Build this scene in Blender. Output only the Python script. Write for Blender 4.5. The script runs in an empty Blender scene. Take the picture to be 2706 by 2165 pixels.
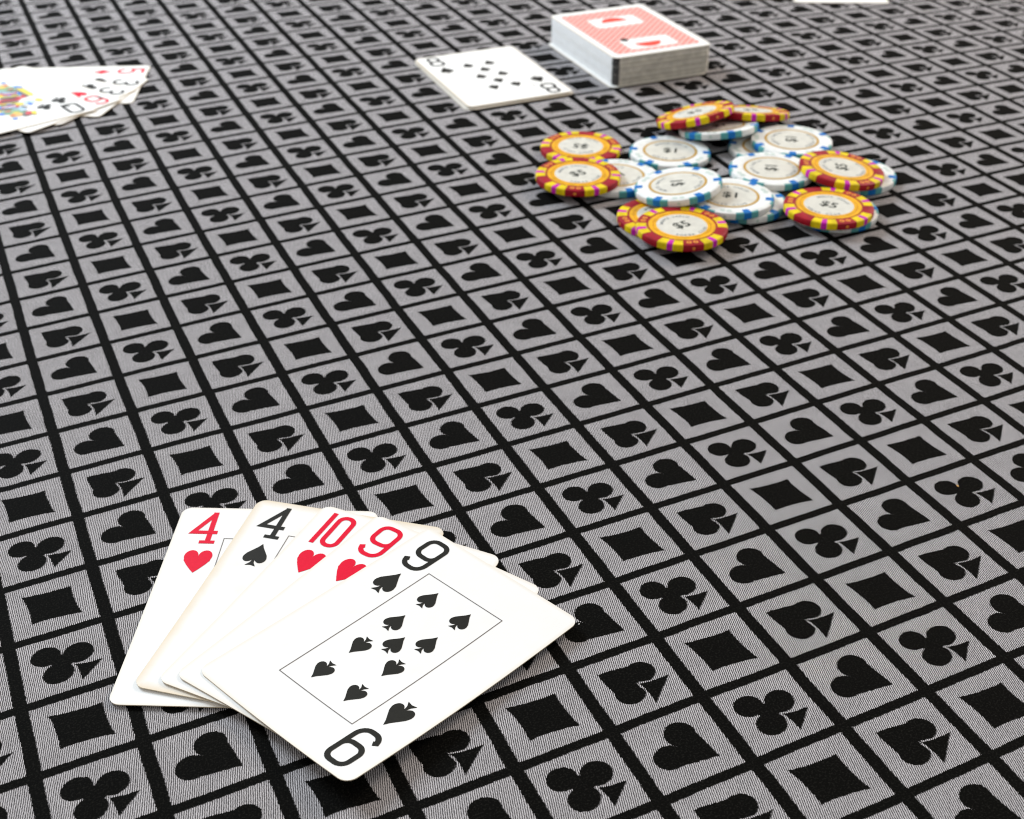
import bpy, math, random
from math import sin, cos, pi, radians, sqrt, floor, hypot, atan2
random.seed(7)
D = bpy.data
scene = bpy.context.scene
COL = scene.collection

# ------------------------------------------------------------------ camera
cd = D.cameras.new("camera")
cam = D.objects.new("camera", cd); COL.objects.link(cam)
cam.location = (0.0, 0.0, 0.26720)
cam.rotation_mode = 'XYZ'
cam.rotation_euler = (radians(90 - 32.978), 0.0, 0.0)
cd.sensor_width = 36.0
cd.lens = 3580.0 / 2706.0 * 36.0
cd.clip_start = 0.01; cd.clip_end = 50
cd.dof.use_dof = True
cd.dof.focus_distance = 0.385
cd.dof.aperture_fstop = 25.0
scene.camera = cam

# ------------------------------------------------------------------ light
W = D.worlds.new("World"); scene.world = W; W.use_nodes = True
bg = W.node_tree.nodes["Background"]
bg.inputs[0].default_value = (1.0, 0.985, 0.97, 1); bg.inputs[1].default_value = 0.52
def area(name, loc, target, size, power, col, sy=None):
    l = D.lights.new(name, 'AREA'); l.energy = power * .88; l.color = col
    l.shape = 'RECTANGLE'; l.size = size; l.size_y = sy or size
    o = D.objects.new(name, l); COL.objects.link(o); o.location = loc
    import mathutils
    d = mathutils.Vector(target) - mathutils.Vector(loc)
    o.rotation_euler = d.to_track_quat('-Z', 'Y').to_euler()
    return o
area("window_light", (-1.5, 1.9, 1.35), (0, .6, 0), 1.0, 74, (0.78, 0.89, 1.0), 0.8)
area("ceiling_lamp_light", (1.5, 1.9, 1.25), (0.1, .6, 0), 0.7, 34, (1.0, 0.84, 0.70))
scene.view_settings.view_transform = 'Standard'
scene.view_settings.look = 'None'
scene.view_settings.exposure = 0.06
scene.view_settings.gamma = 1.0
scene.cycles.filter_width = 1.05

# ------------------------------------------------------------------ helpers
def tag(o, label=None, cat=None, group=None, kind=None):
    if label: o["label"] = label
    if cat: o["category"] = cat
    if group: o["group"] = group
    if kind: o["kind"] = kind
    return o
def mesh(name, verts, faces, mats, midx=None, smooth=False, uvs=None):
    me = D.meshes.new(name); me.from_pydata(verts, [], faces)
    for m in (mats if isinstance(mats, (list, tuple)) else [mats]): me.materials.append(m)
    if midx: me.polygons.foreach_set("material_index", midx)
    if smooth: me.polygons.foreach_set("use_smooth", [True] * len(faces))
    if uvs:
        ul = me.uv_layers.new(name="UVMap")
        for lp in me.loops: ul.data[lp.index].uv = uvs[lp.vertex_index]
    me.update(); return me
def obj(name, me, parent=None):
    o = D.objects.new(name, me); COL.objects.link(o)
    if parent: o.parent = parent
    return o
def empty(name, loc=(0, 0, 0), rot=(0, 0, 0)):
    o = D.objects.new(name, None); COL.objects.link(o)
    o.empty_display_size = .01; o.location = loc; o.rotation_euler = rot; return o

def mat(name, col, rough=.5, spec=.5, var=0.0, scale=300, bump=0.0, bscale=None):
    m = D.materials.new(name); m.use_nodes = True; nt = m.node_tree; b = nt.nodes["Principled BSDF"]
    b.inputs["Base Color"].default_value = (*col, 1); b.inputs["Roughness"].default_value = rough
    b.inputs["Specular IOR Level"].default_value = spec
    tc = nt.nodes.new("ShaderNodeTexCoord")
    oi = nt.nodes.new("ShaderNodeObjectInfo"); ad = nt.nodes.new("ShaderNodeVectorMath"); ad.operation = 'ADD'
    nt.links.new(tc.outputs["Object"], ad.inputs[0]); nt.links.new(oi.outputs["Random"], ad.inputs[1])
    if var:
        n = nt.nodes.new("ShaderNodeTexNoise"); n.inputs["Scale"].default_value = scale; n.inputs["Detail"].default_value = 4
        nt.links.new(ad.outputs[0], n.inputs["Vector"])
        r = nt.nodes.new("ShaderNodeMapRange"); r.inputs[1].default_value = .3; r.inputs[2].default_value = .7
        r.inputs[3].default_value = 1 - var; r.inputs[4].default_value = 1 + var * .4
        nt.links.new(n.outputs[0], r.inputs[0])
        mx = nt.nodes.new("ShaderNodeVectorMath"); mx.operation = 'SCALE'; mx.inputs[0].default_value = col
        nt.links.new(r.outputs[0], mx.inputs[3]); nt.links.new(mx.outputs[0], b.inputs["Base Color"])
    if bump:
        n = nt.nodes.new("ShaderNodeTexNoise"); n.inputs["Scale"].default_value = bscale or 800; n.inputs["Detail"].default_value = 3
        nt.links.new(tc.outputs["Object"], n.inputs["Vector"])
        bp = nt.nodes.new("ShaderNodeBump"); bp.inputs["Strength"].default_value = bump; bp.inputs["Distance"].default_value = .0002
        nt.links.new(n.outputs[0], bp.inputs["Height"]); nt.links.new(bp.outputs[0], b.inputs["Normal"])
    return m

# expression helper: python operators -> Math nodes
class N:
    nt = None
    def __init__(s, sock): s.s = sock
    @staticmethod
    def op(o, *a):
        n = N.nt.nodes.new("ShaderNodeMath"); n.operation = o
        for i, x in enumerate(a):
            if isinstance(x, N): N.nt.links.new(x.s, n.inputs[i])
            else: n.inputs[i].default_value = float(x)
        return N(n.outputs[0])
    def __add__(a, b): return N.op('ADD', a, b)
    __radd__ = __add__
    def __sub__(a, b): return N.op('SUBTRACT', a, b)
    def __rsub__(a, b): return N.op('SUBTRACT', b, a)
    def __mul__(a, b): return N.op('MULTIPLY', a, b)
    __rmul__ = __mul__
    def __truediv__(a, b): return N.op('DIVIDE', a, b)
    def __lt__(a, b): return N.op('LESS_THAN', a, b)
    def __gt__(a, b): return N.op('GREATER_THAN', a, b)
    def abs(a): return N.op('ABSOLUTE', a)
    def floor(a): return N.op('FLOOR', a)
    def frac(a): return N.op('FRACT', a)
    def pow(a, p): return N.op('POWER', a, p)
    def max(a, b): return N.op('MAXIMUM', a, b)
    def min(a, b): return N.op('MINIMUM', a, b)
    def sin(a): return N.op('SINE', a)

# ------------------------------------------------------------------ tablecloth
# woven coordinates (a, b) in cells as a smooth function of the place on the table:
# the cloth is stretched a little unevenly over the table
PC = [[5.9509, 4.0254], [4.9557, -11.5234], [-0.0756, 0.1122], [0.0185, -0.3497], [9.5061, 4.9999],
      [-0.0842, -0.2257], [0.0644, 0.021], [-0.0068, -0.1075], [0.2181, -0.3627], [0.2431, 0.2461]]
EX = [(i, j) for i in range(4) for j in range(4 - i)]
def _poly(x, y):
    X = x / .3; Y = (y - .45) / .35; a = b = 0
    for (i, j), (ca, cb) in zip(EX, PC):
        t = X ** i * Y ** j; a += ca * t; b += cb * t
    return a, b
def cloth_ab(x, y):
    cx = min(max(x, -.36), .36); cy = min(max(y, .19), .95)
    a, b = _poly(cx, cy)
    if cx != x or cy != y:
        e = 1e-4
        ax, bx = _poly(cx + e, cy); ay, by = _poly(cx, cy + e)
        a += (ax - a) / e * (x - cx) + (ay - _poly(cx, cy)[0]) / e * (y - cy)
        b += (bx - b) / e * (x - cx) + (by - _poly(cx, cy)[1]) / e * (y - cy)
    return a, b

def cloth_material():
    m = D.materials.new("woven_suits_cloth"); m.use_nodes = True; nt = m.node_tree; N.nt = nt
    b = nt.nodes["Principled BSDF"]
    uv = nt.nodes.new("ShaderNodeUVMap"); uv.uv_map = "UVMap"
    sp = nt.nodes.new("ShaderNodeSeparateXYZ"); nt.links.new(uv.outputs[0], sp.inputs[0])
    # slight weave wobble
    nz = nt.nodes.new("ShaderNodeTexNoise"); nz.inputs["Scale"].default_value = 1.7; nz.inputs["Detail"].default_value = 2
    nt.links.new(uv.outputs[0], nz.inputs["Vector"])
    nsp = nt.nodes.new("ShaderNodeSeparateColor"); nt.links.new(nz.outputs["Color"], nsp.inputs[0])
    A = N(sp.outputs[0]) + (N(nsp.outputs[0]) - .5) * .03
    B = N(sp.outputs[1]) + (N(nsp.outputs[1]) - .5) * .03
    TH = 60.0
    fz = nt.nodes.new("ShaderNodeTexNoise"); fz.inputs["Scale"].default_value = 38; fz.inputs["Detail"].default_value = 2
    nt.links.new(uv.outputs[0], fz.inputs["Vector"])
    fsp = nt.nodes.new("ShaderNodeSeparateColor"); nt.links.new(fz.outputs["Color"], fsp.inputs[0])
    sa = A * 48.0 + B * 12.5 + N(fsp.outputs[2]) * .7            # weft floats run slantwise across the columns
    wa = (sa * 6.28318).sin() * .5 + .5
    step = (sa.frac() - .5) * .012      # edges step from float to float
    Aq = A + (N(fsp.outputs[0]) - .5) * .030 + step
    Bq = B + (N(fsp.outputs[1]) - .5) * .030 + step
    u = Aq.frac(); v = Bq.frac()
    pa = ((A.floor() / 2).frac() > .25)      # odd column
    pb = ((B.floor() / 2).frac() > .25)      # odd row
    # grid lines
    line = ((u - .5).abs() > .5 - .068).max((v - .5).abs() > .5 - .057)
    y = (1.0 - u - v) * (.7071 / .955)
    x = ((u - v) * (.7071 / .955)).abs()
    def circ(cx, cy, r):
        dx = x - cx; dy = y - cy
        return (dx * dx + dy * dy) < r * r
    # spade
    body = (y > -.02) * (x < ((.41 - y).max(0.0) / .43).pow(.88) * .33)
    lobes = body.max(circ(.165, -.012, .163))
    stw = ((-.045 - y).max(0.0) / .27).pow(1.35) * .225
    stem = (y > -.315) * (y < -.045) * (x < stw)
    gap = (y < -.05) * (x < stw + .026)
    spade = (lobes * (1 - gap)).max(stem)
    # heart
    hb = (y < .06) * (y > -.385) * (x < ((y + .385).max(0.0) / .44).pow(.97) * .335)
    heart = hb.max(circ(.166, .078, .166))
    # club
    cstw = ((-.11 - y).max(0.0) / .25).pow(1.3) * .19
    cstem = (y > -.345) * (y < -.11) * (x < cstw)
    cgap = (y < -.115) * (x < cstw + .022)
    fill = circ(0, .04, .12)
    clobe = circ(0, .255, .155).max(circ(.170, -.035, .163)).max(fill)
    club = (clobe * (1 - cgap)).max(cstem)
    # diamond
    dia = (((x / .352).pow(.885)) + ((y.abs() / .415).pow(.885))) < 1.0
    e1 = 1 - pa; o1 = pa
    motif = (spade * e1 * (1 - pb)).max(heart * e1 * pb).max(dia * o1 * (1 - pb)).max(club * o1 * pb)
    black = line.max(motif)
    # threads: fine light and dark warp ends, crossed by picks
    wb = ((B * (TH * 6.28318)).sin() * .5 + .5)
    thr = wa.pow(1.2) * (.88 + .25 * wb) + .02
    # fuzzy wear, plus soft shading of ripples painted in as cloudy tone
    c1 = nt.nodes.new("ShaderNodeTexNoise"); c1.inputs["Scale"].default_value = 3.2; c1.inputs["Detail"].default_value = 6; c1.inputs["Roughness"].default_value = .65
    nt.links.new(uv.outputs[0], c1.inputs["Vector"])
    c2 = nt.nodes.new("ShaderNodeTexNoise"); c2.inputs["Scale"].default_value = 45; c2.inputs["Detail"].default_value = 3
    nt.links.new(uv.outputs[0], c2.inputs["Vector"])
    cl = (N(c1.outputs[0]) - .5) * .5 + (N(c2.outputs[0]) - .5) * 1.0 + 1.0
    g = (thr * .53 + .030) * cl
    k = ((N(c2.outputs[0]) - .5).max(0.0) * .040 + .0028)
    val = g * (1 - black) + k * black
    cmb = nt.nodes.new("ShaderNodeCombineColor")
    nt.links.new((val * 1.0).s, cmb.inputs[0]); nt.links.new((val * .952).s, cmb.inputs[1]); nt.links.new((val * (.958 - black * .16)).s, cmb.inputs[2])
    nt.links.new(cmb.outputs[0], b.inputs["Base Color"])
    b.inputs["Roughness"].default_value = .8; b.inputs["Specular IOR Level"].default_value = .025
    
    h = (wa * .7 + wb * .3) * (1 - black * .4) + (1 - black) * .6
    bp = nt.nodes.new("ShaderNodeBump"); bp.inputs["Strength"].default_value = .35; bp.inputs["Distance"].default_value = .00012
    nt.links.new(h.s, bp.inputs["Height"]); nt.links.new(bp.outputs[0], b.inputs["Normal"])
    return m
def build_cloth():
    xs = [-1.0 + 2.0 * i / 160 for i in range(161)]
    ys = [-.15 + 1.75 * j / 140 for j in range(141)]
    V = []; UV = []
    for yy in ys:
        for xx in xs:
            V.append((xx, yy, 0.0)); UV.append(cloth_ab(xx, yy))
    F = [(j * 161 + i, j * 161 + i + 1, (j + 1) * 161 + i + 1, (j + 1) * 161 + i) for j in range(140) for i in range(160)]
    me = mesh("tablecloth", V, F, cloth_material(), smooth=True, uvs=UV)
    o = obj("tablecloth", me)
    tag(o, "grey and black woven tablecloth with a grid of card suits", kind="structure")
build_cloth()

# ------------------------------------------------------------------ card materials
def card_mat(name, wear, base=(.86, .85, .82)):
    m = D.materials.new(name); m.use_nodes = True; nt = m.node_tree; N.nt = nt; b = nt.nodes["Principled BSDF"]
    uv = nt.nodes.new("ShaderNodeUVMap"); uv.uv_map = "UVMap"     # millimetres on the card
    sp = nt.nodes.new("ShaderNodeSeparateXYZ"); nt.links.new(uv.outputs[0], sp.inputs[0])
    d = ((N(sp.outputs[0]).abs() - 31.75).max(N(sp.outputs[1]).abs() - 44.0)) * -1.0   # distance in from the edge
    nz = nt.nodes.new("ShaderNodeTexNoise"); nz.inputs["Scale"].default_value = .12; nz.inputs["Detail"].default_value = 5
    nt.links.new(uv.outputs[0], nz.inputs["Vector"])
    n2 = nt.nodes.new("ShaderNodeTexNoise"); n2.inputs["Scale"].default_value = 1.3; n2.inputs["Detail"].default_value = 4
    nt.links.new(uv.outputs[0], n2.inputs["Vector"])
    e = (1.0 - d / (.7 + 3.5 * wear)).max(0.0).min(1.0)
    w = (e * (.22 + .65 * wear) + (N(nz.outputs[0]) - .48).max(0.0) * (.9 * wear) + (N(n2.outputs[0]) - .5) * .02).max(0.0).min(1.0)
    mx = nt.nodes.new("ShaderNodeMix"); mx.data_type = 'RGBA'
    mx.inputs[6].default_value = (*base, 1); mx.inputs[7].default_value = (.74, .60, .40, 1)
    nt.links.new(w.s, mx.inputs[0]); nt.links.new(mx.outputs[2], b.inputs["Base Color"])
    b.inputs["Roughness"].default_value = .42; b.inputs["Specular IOR Level"].default_value = .25
    bp = nt.nodes.new("ShaderNodeBump"); bp.inputs["Strength"].default_value = .08; bp.inputs["Distance"].default_value = .0002
    nt.links.new(n2.outputs[0], bp.inputs["Height"]); nt.links.new(bp.outputs[0], b.inputs["Normal"])
    return m
M_face = card_mat("card_paper", .20)
M_worn = card_mat("card_paper_worn", .75)
M_soft = card_mat("card_paper_handled", .35)
M_edge = mat("card_edge", (.66, .56, .40), .6, .3, .15, 600)
M_red = mat("red_ink", (.74, .002, .030), .5, .12, .06, 900)
M_blk = mat("black_ink", (.016, .015, .011), .5, .12, .1, 900)
M_line = mat("grey_ink", (.16, .14, .13), .45, .4)
M_ink = {
 'yellow': mat("yellow_ink", (.78, .62, .03), .45), 'blue': mat("blue_ink", (.05, .20, .70), .45),
 'green': mat("green_ink", (.20, .38, .20), .45), 'orange': mat("orange_ink", (.85, .48, .14), .45),
 'pale': mat("pale_blue_ink", (.34, .52, .66), .45), 'crimson': mat("crimson_ink", (.60, .04, .05), .45),
 'grey': mat("dark_grey_ink", (.14, .14, .13), .45), 'lilac': mat("light_blue_ink", (.55, .68, .88), .45)}

# ------------------------------------------------------------------ cards
HW, HH, CR, TH_C = .03175, .044, .0034, .00030
def flat(x, y): return 0.0
def card_body_mesh(name, zf, face, back=None):
    ys = []
    k = 6
    for i in range(k): ys.append(-HH + CR * (1 - cos(pi / 2 * i / k)))
    n = 14
    for i in range(n + 1): ys.append(-(HH - CR) + 2 * (HH - CR) * i / n)
    ys += [-q for q in reversed(ys[:k])]
    m = 12; V = []; UV = []
    for lay in (0, 1):
        for yy in ys:
            e = max(abs(yy) - (HH - CR), 0.0)
            hw = HW - CR + sqrt(max(CR * CR - e * e, 0))
            for i in range(m + 1):
                x = hw * (-1 + 2 * i / m)
                V.append((x, yy, zf(x, yy) + (TH_C if lay else 0))); UV.append((x * 1000, yy * 1000))
    R_ = len(ys); w = m + 1; F = []; MI = []
    for j in range(R_ - 1):
        for i in range(m):
            a = j * w + i
            F.append((a, a + w, a + w + 1, a + 1)); MI.append(1)
            o_ = R_ * w
            F.append((o_ + a, o_ + a + 1, o_ + a + w + 1, o_ + a + w)); MI.append(0)
    loop = [i for i in range(m + 1)] + [j * w + m for j in range(1, R_)] + [(R_ - 1) * w + i for i in range(m - 1, -1, -1)] + [j * w for j in range(R_ - 2, 0, -1)]
    nb = len(V)
    for a in loop:
        V.append(V[a]); UV.append(UV[a]); V.append(V[a + R_ * w]); UV.append(UV[a])
    for i in range(len(loop)):
        j = (i + 1) % len(loop); F.append((nb + 2 * i, nb + 2 * j, nb + 2 * j + 1, nb + 2 * i + 1)); MI.append(2)
    me = mesh(name, V, F, [face, back or face, M_edge], MI, uvs=UV)
    for p in me.polygons: p.use_smooth = p.material_index < 2
    return me
# suit outlines, unit height about 1, centred
def suit_poly(s):
    P = []
    if s == 'heart':
        for i in range(13):
            t = pi * (1.02 - i / 12 * 1.18) ; P.append((.255 + .255 * cos(t), .22 + .27 * sin(t)))
        P += [(.47, .02), (.33, -.17), (.15, -.37), (0, -.52)]
        return P[::-1] and [(-x, y) for x, y in P[::-1]][:-0 or None] + P[1:] if False else P + [(-x, y) for x, y in P[::-1][1:-1]]
    if s == 'diamond':
        return [(0, .52), (.13, .3), (.27, .12), (.40, 0), (.27, -.12), (.13, -.3), (0, -.52), (-.13, -.3), (-.27, -.12), (-.40, 0), (-.27, .12), (-.13, .3)]
    if s == 'spade':
        P = [(0, .52), (.10, .36), (.25, .19), (.38, .04), (.44, -.10)]
        for i in range(9):
            t = radians(10 - i * 23); P.append((.24 + .20 * cos(t), -.14 + .19 * sin(t)))
        P += [(.045, -.14), (.04, -.22), (.08, -.35), (.20, -.49), (.0, -.455)]
        return P + [(-x, y) for x, y in P[::-1][1:-1]]
    if s == 'club':
        P = [(0, .52)]
        for i in range(1, 9):
            t = radians(90 - i * 17); P.append((.235 * cos(t), .285 + .235 * sin(t)))
        P += [(.09, .09)]
        for i in range(11):
            t = radians(125 - i * 26); P.append((.26 + .215 * cos(t), -.09 + .22 * sin(t)))
        P += [(.045, -.10), (.04, -.22), (.08, -.35), (.20, -.48), (.0, -.46)]
        return P + [(-x, y) for x, y in P[::-1][1:-1]]
def xf(P, cx, cy, sx, sy, inv=False):
    s = -1 if inv else 1
    return [(cx + s * sx * x, cy + s * sy * y) for x, y in P]
def poly_mesh(name, P, zf, m, off=.00008):
    V = [(x / 1000, y / 1000, zf(x / 1000, y / 1000) + TH_C + off) for x, y in P]
    a = sum(P[i][0] * P[(i + 1) % len(P)][1] - P[(i + 1) % len(P)][0] * P[i][1] for i in range(len(P)))
    idx = list(range(len(P)));
    if a < 0: idx.reverse()
    return mesh(name, V, [tuple(idx)], m)
def ribbon(strokes, hw, maxseg=3.0):
    """strokes: list of (points, closed) -> verts2d, quads"""
    V = []; F = []
    for P, closed, *w in strokes:
        h = w[0] if w else hw
        Q = []
        n = len(P)
        for i in range(n if closed else n - 1):
            a, b = P[i], P[(i + 1) % n]; L = hypot(b[0] - a[0], b[1] - a[1]); k = max(1, int(L / maxseg))
            for j in range(k): Q.append((a[0] + (b[0] - a[0]) * j / k, a[1] + (b[1] - a[1]) * j / k))
        if not closed: Q.append(P[-1])
        n = len(Q); base = len(V)
        for i in range(n):
            p0 = Q[i - 1] if (i > 0 or closed) else None; p2 = Q[(i + 1) % n] if (i < n - 1 or closed) else None
            d1 = d2 = None
            if p0: l = hypot(Q[i][0] - p0[0], Q[i][1] - p0[1]) or 1; d1 = ((Q[i][0] - p0[0]) / l, (Q[i][1] - p0[1]) / l)
            if p2: l = hypot(p2[0] - Q[i][0], p2[1] - Q[i][1]) or 1; d2 = ((p2[0] - Q[i][0]) / l, (p2[1] - Q[i][1]) / l)
            d1 = d1 or d2; d2 = d2 or d1
            nx, ny = -(d1[1] + d2[1]), d1[0] + d2[0]; l = hypot(nx, ny) or 1; nx /= l; ny /= l
            c = max(.5, nx * -d1[1] + ny * d1[0]); q = h / c
            V.append((Q[i][0] + nx * q, Q[i][1] + ny * q)); V.append((Q[i][0] - nx * q, Q[i][1] - ny * q))
        for i in range(n if closed else n - 1):
            a = base + 2 * i; b = base + 2 * ((i + 1) % n)
            F.append((a, a + 1, b + 1, b))
    return V, F
def rrect(x0, x1, y0, y1, r, n=6):
    P = []
    for cx, cy, a0 in ((x1 - r, y1 - r, 0), (x0 + r, y1 - r, 90), (x0 + r, y0 + r, 180), (x1 - r, y0 + r, 270)):
        for i in range(n + 1):
            t = radians(a0 + 90 * i / n); P.append((cx + r * cos(t), cy + r * sin(t)))
    return P
def arc(cx, cy, r, a0, a1, n=8, ry=None):
    ry = ry or r
    return [(cx + r * cos(radians(a0 + (a1 - a0) * i / n)), cy + ry * sin(radians(a0 + (a1 - a0) * i / n))) for i in range(n + 1)]
GL = {
 '9': [(rrect(-3.6, 3.6, -1.1, 7.1, 2.6), True), ([(3.6, 3.4), (3.6, -3.2)] + arc(.5, -3.6, 3.1, 0, -90, 6, 3.4) + [(-.6, -7.0)] + arc(-.8, -3.9, 2.9, -90, -165, 6, 3.1) + [(-2.7, -4.1)], False)],
 '6': [(rrect(-3.6, 3.6, -7.1, 1.1, 2.6), True), ([(-3.6, -3.4), (-3.6, 3.2)] + arc(-.5, 3.6, 3.1, 180, 90, 6, 3.4) + [(.6, 7.0)] + arc(.8, 3.9, 2.9, 90, 15, 6, 3.1) + [(2.7, 4.1)], False)],
 '4': [([(1.9, 7.2), (-3.6, -2.2), (4.2, -2.2)], False), ([(1.9, 7.9), (1.9, -6.6)], False, .85), ([(-.7, -7.0), (4.2, -7.0)], False, .75)],
 '0': [(rrect(-.9, 4.1, -7.1, 7.1, 2.4), True), ([(-3.7, 7.9), (-3.7, -7.9)], False)],
 '3': [([(-3.5, 4.6)] + arc(0, 3.6, 3.4, 160, -75, 10) + [(-.6, .3)], False), ([(-.6, .3)] + arc(0, -3.4, 3.7, 80, -165, 11), False)],
 '5': [([(3.5, 7.1), (-3.1, 7.1), (-3.4, .6), (-1.0, 1.7)] + arc(0, -2.6, 3.6, 75, -165, 11, 4.3), False)],
 '8': [(rrect(-3.1, 3.1, .3, 7.1, 2.6), True), (rrect(-3.7, 3.7, -7.1, .3, 2.8), True)],
 'Q': [(rrect(-3.7, 3.7, -7.1, 7.1, 2.8), True), ([(.2, -3.6), (4.1, -8.2)], False)],
}
def stroke_mesh(name, strokes, cx, cy, zf, m, hw=.82, inv=False, off=.00008, maxseg=3.0, s=1.0):
    V, F = ribbon(strokes, hw, maxseg); k = -1 if inv else 1
    V = [((cx + k * s * x) / 1000, (cy + k * s * y) / 1000) for x, y in V]
    return mesh(name, [(x, y, zf(x, y) + TH_C + off) for x, y in V], F, m)
PIPS = {
 '9': [(-6.8, 20.3, 0), (6.8, 20.3, 0), (-6.8, 7, 0), (6.8, 7, 0), (0, .6, 0), (-6.8, -6.4, 1), (6.8, -6.4, 1), (-6.8, -20, 1), (6.8, -20, 1)],
 '8': [(-6.8, 20.3, 0), (6.8, 20.3, 0), (0, 10.5, 0), (-6.8, 0, 0), (6.8, 0, 0), (0, -10.5, 1), (-6.8, -20, 1), (6.8, -20, 1)],
 '4': [(-6.8, 20.3, 0), (6.8, 20.3, 0), (-6.8, -20, 1), (6.8, -20, 1)],
 '0': [(-6.8, 20.3, 0), (6.8, 20.3, 0), (0, 13.5, 0), (-6.8, 7, 0), (6.8, 7, 0), (-6.8, -6.4, 1), (6.8, -6.4, 1), (0, -13.5, 1), (-6.8, -20, 1), (6.8, -20, 1)],
 '3': [(0, 20.3, 0), (0, 0, 0), (0, -20, 1)],
 '5': [(-6.8, 20.3, 0), (6.8, 20.3, 0), (0, 0, 0), (-6.8, -20, 1), (6.8, -20, 1)],
 '6': [(-6.8, 20.3, 0), (6.8, 20.3, 0), (-6.8, 0, 0), (6.8, 0, 0), (-6.8, -20, 1), (6.8, -20, 1)], 'Q': []}
def make_card(rank, suit, xy, ang, z, label, group, face=None, zf=flat, frame=True, name="playing_card"):
    root = empty(name, (xy[0], xy[1], z), (0, 0, radians(ang)))
    tag(root, label, "playing card", group)
    obj("card_sheet", card_body_mesh("card_sheet", zf, face or M_face), root)
    if rank is None: return root
    ink = M_red if suit in ('heart', 'diamond') else M_blk
    sp = suit_poly(suit)
    iw, ih = (8.6, 10.6)
    for inv in (0, 1):
        k = -1 if inv else 1
        obj("index_number", stroke_mesh("index_number", GL[rank], -22.2 * k, 33.7 * k, zf, ink, inv=bool(inv)), root)
        obj("index_pip", poly_mesh("index_pip", xf(sp, -21.5 * k, 17.4 * k, iw, ih, inv), zf, ink), root)
    if frame:
        obj("frame_line", stroke_mesh("frame_line", [([(-15.3, -28.3), (15.3, -28.3), (15.3, 28.6), (-15.3, 28.6)], True)], 0, 0, zf, M_line, hw=.13), root)
    for (px, py, inv) in PIPS[rank]:
        obj("pip", poly_mesh("pip", xf(sp, px, py, 6.9, 7.9, inv), zf, ink), root)
    return root
FAN = "hand of cards fanned out face up in front"
def bow(k, kx=0.0, ky=0.0, curl=None):
    def f(x, y):
        z = k * ((y / HH) ** 2) + kx * (x / HW) + ky * (y / HH)
        if curl:
            (cx, cy, h) = curl; t = max(0.0, (x / HW * cx + y / HH * cy) / 2)
            z += h * t ** 2.2
        return z
    return f
make_card('4', 'heart', (-.07634, .30665), -1.95, .0004, "four of hearts, clean white, leftmost and lowest card of the front fan", FAN, zf=bow(.0004))
make_card('4', 'spade', (-.06253, .30489), -14.24, .0009, "four of spades with yellowed worn edges in the front fan", FAN, M_worn, zf=bow(.0006))
make_card('0', 'heart', (-.05036, .29816), -24.97, .0015, "ten of hearts in the middle of the front fan", FAN, M_face, zf=bow(.0006))
make_card('9', 'heart', (-.04193, .29140), -34.65, .0020, "red nine of hearts in the front fan", FAN, M_face, zf=bow(.0006))
make_card('9', 'spade', (-.03367, .28485), -43.52, .0025, "nine of spades lying fully open on top of the front fan", FAN, M_face, zf=bow(.0004, curl=(1, -1, .0034)))
LF = "hand of cards fanned out at the left edge"
make_card('5', 'diamond', (-.25648, .75245), -86.35, .0002, "five of diamonds, farthest card of the left fan", LF, M_soft)
make_card('3', 'spade', (-.25967, .74160), -102.46, .0006, "three of spades next to the five of diamonds in the left fan", LF, M_soft)
make_card('3', 'club', (-.26632, .73621), -117.14, .0010, "black three between the other black three and the red six in the left fan", LF, M_soft)
make_card('6', 'heart', (-.27105, .72739), -126.52, .0014, "red six of hearts under the queen in the left fan", LF, M_soft)
QA = (-.27868, .72313); QT = -140.05
queen = make_card('Q', 'club', QA, QT, .0018, "black queen court card with coloured figure on top of the left fan", LF, M_soft, frame=False)
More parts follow.
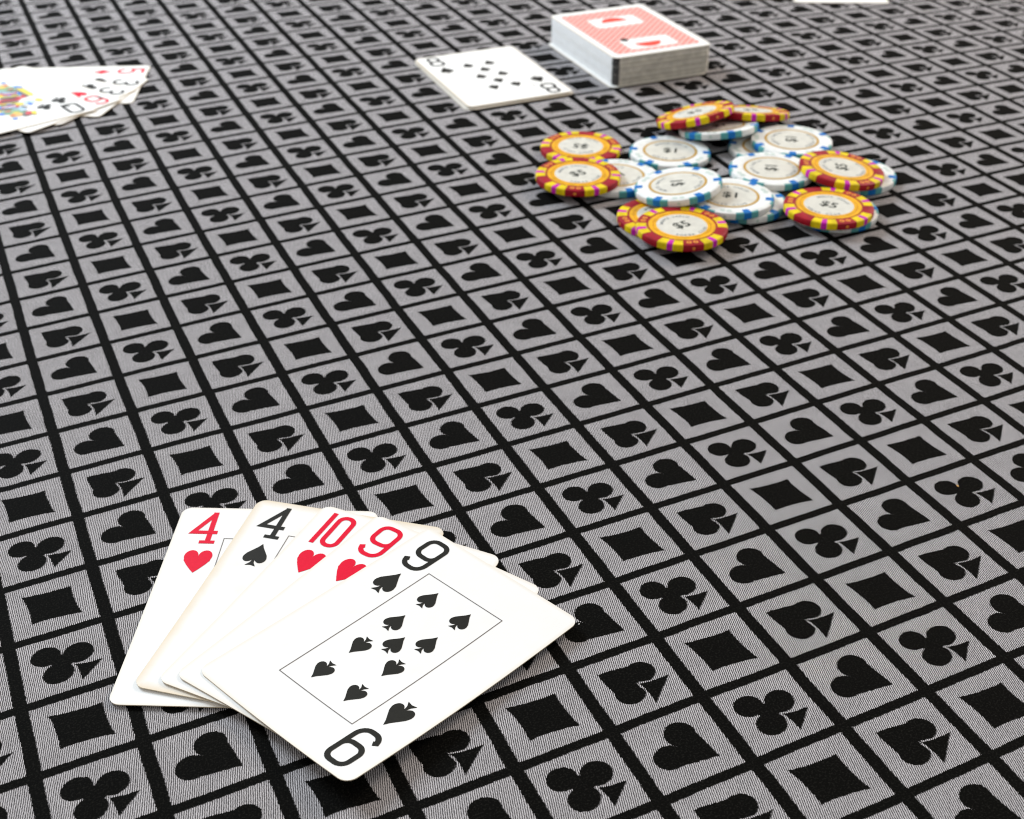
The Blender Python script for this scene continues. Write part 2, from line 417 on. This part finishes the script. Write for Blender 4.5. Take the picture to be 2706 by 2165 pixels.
# court figure: flat ink patches, laid out on the queen card in millimetres
def court(root):
    import mathutils
    def px2mm(px, py):     # point of the table plane seen at (px, py) of the photo -> card millimetres
        f = 3580.0; p = radians(32.978)
        dx = (px - 1353) / f; dy = -(py - 1082.5) / f
        d = (dx, cos(p) + dy * sin(p), -sin(p) + dy * cos(p))
        t = (.0021 - .2672) / d[2]; X = d[0] * t - QA[0]; Y = d[1] * t - QA[1]
        c, s = cos(radians(-QT)), sin(radians(-QT))
        return ((c * X - s * Y) * 1000, (s * X + c * Y) * 1000)
    L = [('green', (20, 255), (260, 445), 62), ('orange', (0, 415), (125, 420), 50), ('pale', (0, 485), (150, 478), 40),
         ('crimson', (-20, 532), (300, 470), 36), ('grey', (10, 572), (215, 545), 30), ('crimson', (-20, 610), (225, 582), 36),
         ('blue', (205, 440), (245, 430), 46), ('yellow', (215, 375), (375, 455), 34), ('crimson', (265, 470), (320, 455), 40),
         ('lilac', (245, 560), (400, 520), 60), ('blue', (335, 560), (375, 550), 46), ('yellow', (220, 575), (245, 545), 44),
         ('yellow', (430, 520), (480, 500), 44), ('pale', (150, 625), (290, 605), 46), ('green', (30, 660), (300, 650), 70),
         ('orange', (120, 700), (270, 680), 46), ('blue', (-15, 690), (20, 670), 60), ('blue', (150, 738), (210, 730), 18),
         ('grey', (0, 508), (200, 490), 7), ('grey', (0, 632), (220, 607), 7), ('yellow', (0, 572), (190, 548), 7), ('lilac', (30, 440), (180, 430), 12),
         ('crimson', (60, 655), (130, 650), 12), ('yellow', (150, 668), (230, 660), 12), ('grey', (190, 395), (330, 470), 6), ('blue', (80, 468), (140, 462), 9),
         ('grey', (250, 590), (330, 600), 8), ('crimson', (130, 700), (180, 694), 10), ('lilac', (240, 640), (320, 625), 16),
         ('grey', (305, 700), (325, 650), 34), ('crimson', (335, 690), (355, 650), 34), ('yellow', (375, 668), (430, 660), 52)]
    for n, (c, a, b, w) in enumerate(L):
        if n == 0: a = (20, 450)
        s = .2245
        A = px2mm(a[0] * s, 150 + a[1] * s); B = px2mm(b[0] * s, 150 + b[1] * s)
        Wp = px2mm(b[0] * s, 150 + (b[1] + w) * s)
        h = .34 * hypot(Wp[0] - B[0], Wp[1] - B[1]) + .4
        lx, ly = (B[0] - A[0]) / 2, (B[1] - A[1]) / 2; ll = hypot(lx, ly) or 1; nx, ny = -ly / ll * h, lx / ll * h
        V = []
        for i in range(18):
            q = 2 * pi * i / 18; ce = (abs(cos(q)) ** .6) * (1 if cos(q) > 0 else -1); wob = 1 + .12 * sin(3 * q + n)
            V.append(((A[0] + B[0]) / 2 + lx * 1.08 * ce + nx * sin(q) * wob, (A[1] + B[1]) / 2 + ly * 1.08 * ce + ny * sin(q) * wob))
        F = [tuple(range(18))]
        obj("figure_patch", mesh("figure_patch", [(x / 1000, y / 1000, TH_C + .00006 + .000012 * n) for x, y in V], F, M_ink[c]), root)
        # the lower half of a court card repeats the upper one turned round
        obj("figure_patch", mesh("figure_patch", [(-x / 1000, -y / 1000, TH_C + .00006 + .000012 * n) for x, y in V], F, M_ink[c]), root)
    obj("index_pip", poly_mesh("index_pip", xf(suit_poly('club'), -11.0, 22.0, 8.6, 9.6), flat, M_blk), root)
court(queen)
DP = "small pile of cards beside the deck"
for i, (dx, dy, da) in enumerate(((-.0012, -.0010, -.8), (.0006, -.0012, .6), (-.0006, .0002, -.3))):
    make_card(None, None, (-.0118 + dx, .76634 + dy), 23.48 + da, .0001 + .00045 * i,
              ("lowest card of the small pile beside the deck", "second card from below in the small pile beside the deck", "card just under the eight in the small pile beside the deck")[i], DP, M_soft)
make_card('8', 'spade', (-.0118, .76634), 23.48, .0016, "eight of spades face up on top of the small pile left of the deck", DP, M_soft)
FG = "cards cut off by the top edge of the photo"
make_card(None, None, (.2235, .9580), -1.5, .0002, "pale card cut off by the top edge right of the deck", FG, M_soft)
make_card(None, None, (.1740, .9665), 3.0, .0007, "card half under its neighbour at the top edge of the photo", FG, M_worn)

# ------------------------------------------------------------------ deck
def deck():
    root = empty("card_deck", (.06980, .80365, 0), (0, 0, radians(23.44)))
    tag(root, "thick deck of cards face down with red patterned back", "deck of cards")
    m_side = mat("deck_paper_side", (.68, .65, .57), .7, .2, .2, 260)
    m_side2 = mat("deck_paper_side_grey", (.56, .53, .45), .7, .2, .2, 260); m_side3 = mat("deck_paper_side_pale", (.80, .78, .71), .7, .2, .2, 260)
    m_dark = mat("deck_painted_shade_corner", (.055, .055, .06), .6, .3, .3, 500)  # dark shade band on the near rounded corner, painted into the colour
    m_long = mat("deck_painted_light_side", (.86, .87, .88), .55, .35, .06, 300)  # long sides paler and cooler: window light put into the paper colour
    V = []; F = []; MI = []
    out = rrect(-HW, HW, -HH, HH, .0045, 6)
    n = len(out); nl = 50; z = .0004; tz = .0159 / nl
    for L in range(nl):
        sd = random.choice((0, 0, 3, 4))
        jx = random.gauss(0, .00010); jy = random.gauss(0, .00016) + .00012 * sin(L * .35); b = len(V)
        for h in (z, z + tz * .97):
            for (x, y) in out: V.append((x + jx, y + jy, h))
        for i in range(n):
            j = (i + 1) % n; F.append((b + i, b + j, b + n + j, b + n + i))
            mx = (out[i][0] + out[j][0]) / 2; my = (out[i][1] + out[j][1]) / 2
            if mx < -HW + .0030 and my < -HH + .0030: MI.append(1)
            elif abs(mx) > HW - .001: MI.append(2)
            else: MI.append(sd)
        F.append(tuple(range(b + n - 1, b - 1, -1))); MI.append(0); F.append(tuple(range(b + n, b + 2 * n))); MI.append(0)
        z += tz
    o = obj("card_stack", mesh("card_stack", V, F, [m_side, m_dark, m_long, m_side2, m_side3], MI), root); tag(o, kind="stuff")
    # bottom card sticks out a little on the long side
    bm_ = obj("bottom_card", card_body_mesh("bottom_card", flat, M_face), root); bm_.location = (-.0026, -.0016, .00005)
    t = obj("top_card", card_body_mesh("top_card", flat, M_face), root); t.location = (0, 0, .0164)
    # red lattice field
    m = D.materials.new("red_lattice_print"); m.use_nodes = True; nt = m.node_tree; N.nt = nt; b = nt.nodes["Principled BSDF"]
    tc = nt.nodes.new("ShaderNodeTexCoord"); sp = nt.nodes.new("ShaderNodeSeparateXYZ"); nt.links.new(tc.outputs["Object"], sp.inputs[0])
    x = N(sp.outputs[0]); y = N(sp.outputs[1]); q = 1 / .0046
    d1 = (((x + y) * q).frac() - .5).abs(); d2 = (((x - y) * q).frac() - .5).abs()
    w = (d1 < .15).max(d2 < .15)
    mx = nt.nodes.new("ShaderNodeMix"); mx.data_type = 'RGBA'; mx.inputs[6].default_value = (.86, .60, .54, 1); mx.inputs[7].default_value = (.80, .12, .09, 1)
    nt.links.new(w.s, mx.inputs[0]); nt.links.new(mx.outputs[2], b.inputs["Base Color"]); b.inputs["Roughness"].default_value = .4
    F_ = obj("back_print", poly_mesh("back_print", rrect(-27.2, 27.2, -38.5, 38.5, 2.2), flat, m, .00004), t)
    for k, (cy) in enumerate((17.0, -25.5)):
        P = []
        for i in range(32):
            a = 2 * pi * i / 32; c, s = cos(a), sin(a)
            P.append((15.8 * (abs(c) ** .22) * (1 if c > 0 else -1), cy + 9.2 * (abs(s) ** .22) * (1 if s > 0 else -1)))
        obj("white_panel", poly_mesh("white_panel", P, flat, M_face_flat, .00007), t)
    obj("red_emblem", poly_mesh("red_emblem", [(8.2 * cos(radians(180 * i / 12)) - .5, 17.0 + 7.6 * sin(radians(180 * i / 12))) for i in range(13)], flat, M_red2, .00010), t)
    obj("red_emblem", poly_mesh("red_emblem", [(-1.0 - 8.2 * cos(radians(180 * i / 12)), -25 - 7.6 * sin(radians(180 * i / 12))) for i in range(13)], flat, M_red2, .00010), t)
    obj("dark_spot", poly_mesh("dark_spot", [(-11.6 + 2.4 * cos(radians(30 * i)), -16.6 + 2.8 * sin(radians(30 * i))) for i in range(12)], flat, M_blk, .00012), t)
M_face_flat = mat("white_print", (.86, .84, .81), .4, .4)
M_red2 = mat("scarlet_ink", (.80, .06, .03), .4, .4)
deck()

# ------------------------------------------------------------------ poker chips
R, T = .0205, .0034
BV = .0007
M_crim = mat("crimson_clay", (.36, .008, .020), .5, .2, .30, 260, .15, 3000)
M_yel = mat("yellow_clay", (.80, .60, .002), .5, .2, .26, 260, .12, 3000)
M_mag = mat("magenta_clay", (.58, .015, .40), .5, .2, .2, 300)
M_gold = mat("gold_print", (.84, .42, .003), .4, .25, .25, 260)
M_goldd = mat("dark_gold_print", (.50, .17, .004), .4, .25)
M_inlay = mat("white_inlay", (.68, .66, .58), .35, .25, .12, 240)
M_wht = mat("white_clay", (.80, .81, .78), .5, .25, .13, 260, .12, 3000)
M_teal = mat("teal_clay", (.11, .37, .37), .5, .2, .15, 900)
M_blu = mat("blue_clay", (.006, .16, .50), .5, .2, .1, 900)
M_num = mat("number_print", (.015, .022, .015), .5, .15)
M_txt = mat("small_text_print", (.12, .14, .16), .5, .2)
M_org = mat("orange_emblem_print", (.82, .30, .03), .4, .4)
M_pal = mat("pale_green_print", (.48, .60, .53), .4, .4)
M_brn = mat("bronze_ring_print", (.50, .29, .05), .4, .3)

PROF = [(0, 0), (R - BV, 0), (R - BV * .3, BV * .3), (R, BV), (R, T - BV), (R - BV * .3, T - BV * .3), (R - BV, T), (.0156, T), (.0153, T - .00012), (0, T - .00012)]
def chip_body(m):
    n = 72; V = [(0, 0, 0)]; F = []
    rings = PROF[1:-1]
    for r, z in rings:
        for i in range(n): a = 2 * pi * i / n; V.append((r * cos(a), r * sin(a), z))
    V.append((0, 0, T - .00012)); top = len(V) - 1
    for i in range(n): F.append((0, 1 + (i + 1) % n, 1 + i))
    for k in range(len(rings) - 1):
        for i in range(n):
            a = 1 + k * n + i; b = 1 + k * n + (i + 1) % n; F.append((a, b, b + n, a + n))
    k = len(rings) - 1
    for i in range(n): F.append((1 + k * n + i, 1 + k * n + (i + 1) % n, top))
    me = mesh("chip_body", V, F, m); me.polygons.foreach_set("use_smooth", [True] * len(F))
    try: me.set_sharp_from_angle(angle=radians(35))
    except Exception: pass
    return me
def wedge(name, m, a0, a1, off, r_in, bottom=True, n=5):
    pr = [(r_in, T + off), (R - BV, T + off), (R - BV * .3 + off * .7, T - BV * .3 + off * .7), (R + off, T - BV), (R + off, BV), (R - BV * .3 + off * .7, BV * .3 - off * .7), (R - BV, -off * .3 + .00002), (R - BV - .0015, .0)]
    V = []; F = []
    for i in range(n + 1):
        a = radians(a0 + (a1 - a0) * i / n)
        for r, z in pr: V.append((r * cos(a), r * sin(a), z))
    k = len(pr)
    for i in range(n):
        for j in range(k - 1):
            a = i * k + j; F.append((a, a + 1, a + k + 1, a + k))
    # ends
    for i, rev in ((0, True), (n, False)):
        b = len(V)
        for r, z in pr: V.append((V[i * k][0] * 0 + (r - .0004) * cos(radians(a0 if i == 0 else a1)), (r - .0004) * sin(radians(a0 if i == 0 else a1)), min(max(z - .0002, .0002), T - .0002)))
        for j in range(k - 1):
            q = (i * k + j, i * k + j + 1, b + j + 1, b + j); F.append(q if not rev else q[::-1])
    return mesh(name, V, [f[::-1] for f in F], m)
def annulus(name, r0, r1, z, m, n=64):
    V = []; F = []
    for i in range(n):
        a = 2 * pi * i / n; V += [(r0 * cos(a), r0 * sin(a), z), (r1 * cos(a), r1 * sin(a), z)]
    for i in range(n):
        j = (i + 1) % n; F.append((2 * i, 2 * i + 1, 2 * j + 1, 2 * j))
    return mesh(name, V, F, m)
def disc(name, r, z, m, n=64, th=.00006):
    V = [(r * cos(2 * pi * i / n), r * sin(2 * pi * i / n), z) for i in range(n)] + [((r + .00005) * cos(2 * pi * i / n), (r + .00005) * sin(2 * pi * i / n), z - th) for i in range(n)]
    return mesh(name, V, [tuple(range(n))] + [(i, i + n, (i + 1) % n + n, (i + 1) % n) for i in range(n)], m)
def text_verts(s, size, bold=0.0):
    cu = D.curves.new("t", 'FONT'); cu.body = s; cu.size = size; cu.align_x = 'CENTER'; cu.align_y = 'CENTER'; cu.offset = bold; cu.resolution_u = 3
    o = D.objects.new("t", cu); COL.objects.link(o)
    dg = bpy.context.evaluated_depsgraph_get(); dg.update()
    me = D.meshes.new_from_object(o.evaluated_get(dg))
    V = [tuple(v.co) for v in me.vertices]; F = [tuple(p.vertices) for p in me.polygons]
    D.objects.remove(o); D.curves.remove(cu); D.meshes.remove(me)
    if V:
        cx = (min(v[0] for v in V) + max(v[0] for v in V)) / 2; V = [(v[0] - cx, v[1], v[2]) for v in V]
    return V, F
def flat_text(name, s, size, z, m, bold=0.0):
    V, F = text_verts(s, size, bold)
    cy = (min(v[1] for v in V) + max(v[1] for v in V)) / 2
    return mesh(name, [(v[0], v[1] - cy, z) for v in V], F, m)
_let = {}
def arc_text(name, words, rad, size, z, m):
    V = []; F = []
    for s, a_mid, flip in words:
        n = len(s); step = degrees_step = size * .86 / rad * 180 / pi
        for i, ch in enumerate(s):
            if ch == ' ': continue
            if ch not in _let: _let[ch] = text_verts(ch, 1.0, .02)
            v, f = _let[ch]; k = i - (n - 1) / 2
            a = radians(a_mid + (k * step if flip else -k * step)); rot = a - pi / 2 + (pi if flip else 0)
            b = len(V)
            for x, y, _ in v:
                y -= .35; X = x * size; Y = y * size
                V.append((rad * cos(a) + X * cos(rot) - Y * sin(rot), rad * sin(a) + X * sin(rot) + Y * cos(rot), z))
            F += [tuple(q + b for q in g) for g in f]
    return mesh(name, V, F, m)
def emblem(name, m, a):
    V = []; F = []
    ca = radians(a)
    def ring(cx, cy, r0, r1, fn, n=12):
        b = len(V)
        for i in range(n):
            t = 2 * pi * i / n
            V.append(fn(cx + r0 * cos(t), cy + r0 * sin(t))); V.append(fn(cx + r1 * cos(t), cy + r1 * sin(t)))
        for i in range(n):
            j = (i + 1) % n; F.append((b + 2 * i, b + 2 * i + 1, b + 2 * j + 1, b + 2 * j))
    def top(u, v):          # u along the rim, v outward
        r = .0176 + v; t = ca + u / .0176
        return (r * cos(t), r * sin(t), T + .00007)
    def side(u, v):
        t = ca - u / R
        return ((R + .00008) * cos(t), (R + .00008) * sin(t), T / 2 + v)
    ring(-.0015, 0, .0005, .0012, top); ring(.0015, 0, .0005, .0012, top)
    ring(0, 0, .0002, .0007, side)
    return mesh(name, V, F, m)
def chip_kit(kind):
    K = []
    if kind == 'r':
        K.append(("chip_body", chip_body(M_crim)))
        for s in range(6):
            K.append(("edge_spot", wedge("edge_spot", M_yel, s * 60 - 16.5, s * 60 + 16.5, .00006, .0159), [("stripe", wedge("stripe", M_mag, s * 60 - 3.6, s * 60 + 3.6, .00011, .0163, n=2))]))
        for s in (0, 2, 4): K.append(("emblem", emblem("emblem", M_org, s * 60 + 30)))
        K.append(("gold_ring", annulus("gold_ring", .0112, .0149, T - .00003, M_gold), [("ring_line", annulus("ring_line", .0128, .0131, T - .00000, M_goldd)), ("ring_line", annulus("ring_line", .0149, .0151, T - .00002, M_goldd))]))
        K.append(("inlay", disc("inlay", .0114, T - .00001, M_inlay)))
        K.append(("small_text", arc_text("small_text", [("MONTE CARLO", 90, False), ("POKER CLUB", -90, True)], .0097, .0020, T + .00003, M_txt)))
        K.append(("value_number", flat_text("value_number", "$5", .0080, T + .00004, M_num, .00012)))
    else:
        K.append(("chip_body", chip_body(M_wht)))
        for s in range(6):
            K.append(("edge_spot", wedge("edge_spot", M_teal, s * 60 - 16, s * 60 + 16, .00006, R - BV - .0004), [("stripe", wedge("stripe", M_blu, s * 60 - 5.2, s * 60 + 5.2, .00011, .0166, n=2))]))
        for s in (0, 2, 4): K.append(("emblem", emblem("emblem", M_pal, s * 60 + 30)))
        K.append(("gold_ring", annulus("gold_ring", .0119, .0138, T - .00003, M_brn)))
        K.append(("inlay", disc("inlay", .0125, T - .00001, M_inlay)))
        K.append(("small_text", arc_text("small_text", [("MONTE CARLO", 90, False), ("POKER CLUB", -90, True)], .0104, .0021, T + .00003, M_txt)))
        K.append(("value_number", flat_text("value_number", "$1", .0082, T + .00004, M_num, .00012)))
    return K
KITS = {k: chip_kit(k) for k in 'rw'}
CHIPS = [
 ('w', .05111, .61693, 0, 0, 0, -74.6, 30, "white chip half under the left nearer red chip"),
 ('w', .13135, .65364, 0, 0, 0, -75, 0, "white chip mostly hidden under the far right white chip"),
 ('w', .10835, .58823, 0, 0, 0, 12.1, 0, "lower white chip showing its right rim left of the nearest right red chip"),
 ('w', .16733, .61982, 0, 0, 0, -16.8, 0, "white chip peeking out on the right under the rightmost red chip"),
 ('w', .14920, .57860, 0, 0, 0, -121.6, 0, "white chip almost hidden straight under the nearest right red chip"),
 ('r', .06885, .57084, 0, 0, 0, 166.7, 0, "red five dollar chip half covered by the frontmost red chip"),
 ('w', .08015, .64784, 0, 0, 0, 171.5, -10, "white one dollar chip lying open left of the middle gap"),
 ('r', .03513, .65416, 0, 0, 0, 107.4, 165, "far left red chip lying flat on the cloth"),
 ('w', .12648, .61732, .00342, 0, 0, 174.3, 78, "white chip at the centre of the heap touching the rightmost red chip"),
 ('w', .10178, .58521, .00342, 0, 0, -13.9, -12, "white chip under the edge of the tilted white chip, with its number in shade"),
 ('w', .14259, .65438, .00342, 0, 0, -98.3, 78, "far right white chip, flat on top of another white chip"),
 ('r', .07594, .55275, .00342, 0, 0, -111.0, 29, "frontmost red five dollar chip with the readable number"),
 ('r', .03193, .61071, .00342, 0, 0, -6.7, 26, "left nearer red chip overlapping a white chip"),
 ('w', .07833, .59168, .0066, .1378, -.0331, -124.9, 88, "tilted white chip resting across other white chips above the frontmost red one"),
 ('r', .15934, .61333, .0056, -.1025, .0081, -94.4, 80, "rightmost red chip leaning over two white chips"),
 ('r', .14585, .57441, .00342, 0, 0, -107.0, -30, "nearest right red chip on a hidden white chip"),
 ('w', .10760, .67040, .0044, .0945, -.1908, -138.6, 0, "white chip propped up under the two far red chips"),
 ('r', .12710, .69110, .0051, -.033, -.2400, -95.0, 0, "far right red chip leaning behind the tilted one"),
 ('r', .09650, .68010, .0083, .2400, -.1900, -92.0, 10, "steeply tilted red chip at the back of the heap"),
]
def place_chip(kind, x, y, z, p, q, spot, txt, label):
    # plane z = z0 + p dx + q dy ; spin the chip about its own axis so a spot sits at azimuth `spot`
    import mathutils
    nrm = mathutils.Vector((-p, -q, 1)).normalized()
    tilt = mathutils.Vector((0, 0, 1)).rotation_difference(nrm)
    spin = mathutils.Quaternion((0, 0, 1), radians(spot))
    root = empty("poker_chip", (x, y, z)); root.rotation_mode = 'QUATERNION'; root.rotation_quaternion = tilt @ spin
    tag(root, label, "poker chip", "poker chips heaped loosely on the cloth")
    for ent in KITS[kind]:
        o = obj(ent[0], ent[1], root)
        if ent[0] in ("value_number", "small_text"): o.rotation_euler = (0, 0, radians(txt - spot))
        if len(ent) > 2:
            for nm, me in ent[2]: obj(nm, me, o)
for c in CHIPS: place_chip(*c)

# ------------------------------------------------------------------ crumbs and lint lying on the cloth
def crumb(x, y, sc, m, label, seed):
    rnd = random.Random(seed); V = []; F = []
    for k, (r, z) in enumerate(((.5, 0), (1.0, .35), (.8, .8), (.3, 1.0))):
        for i in range(7):
            a = 2 * pi * i / 7; q = r * rnd.uniform(.7, 1.2)
            V.append((q * cos(a) * sc * 1.5, q * sin(a) * sc, z * sc * .8))
    for k in range(3):
        for i in range(7):
            a = k * 7 + i; b = k * 7 + (i + 1) % 7; F.append((a, b, b + 7, a + 7))
    F.append(tuple(range(21, 28))); F.append(tuple(range(6, -1, -1)))
    o = obj("crumb", mesh("crumb", V, F, m)); o.location = (x, y, .0001); o.rotation_euler = (0, 0, rnd.uniform(0, 3)); tag(o, label, "crumb")
M_cr = mat("crumb_crust", (.75, .42, .10), .7, .2, .2, 2000)
M_li = mat("lint", (.75, .74, .70), .8, .1)
crumb(0.14846, 0.36473, .00034, M_cr, "tiny orange crumb on a woven club at the right side", 3)
crumb(0.01951, 0.29680, .00022, M_li, "speck of white lint on a woven heart by the corner of the open nine", 5)
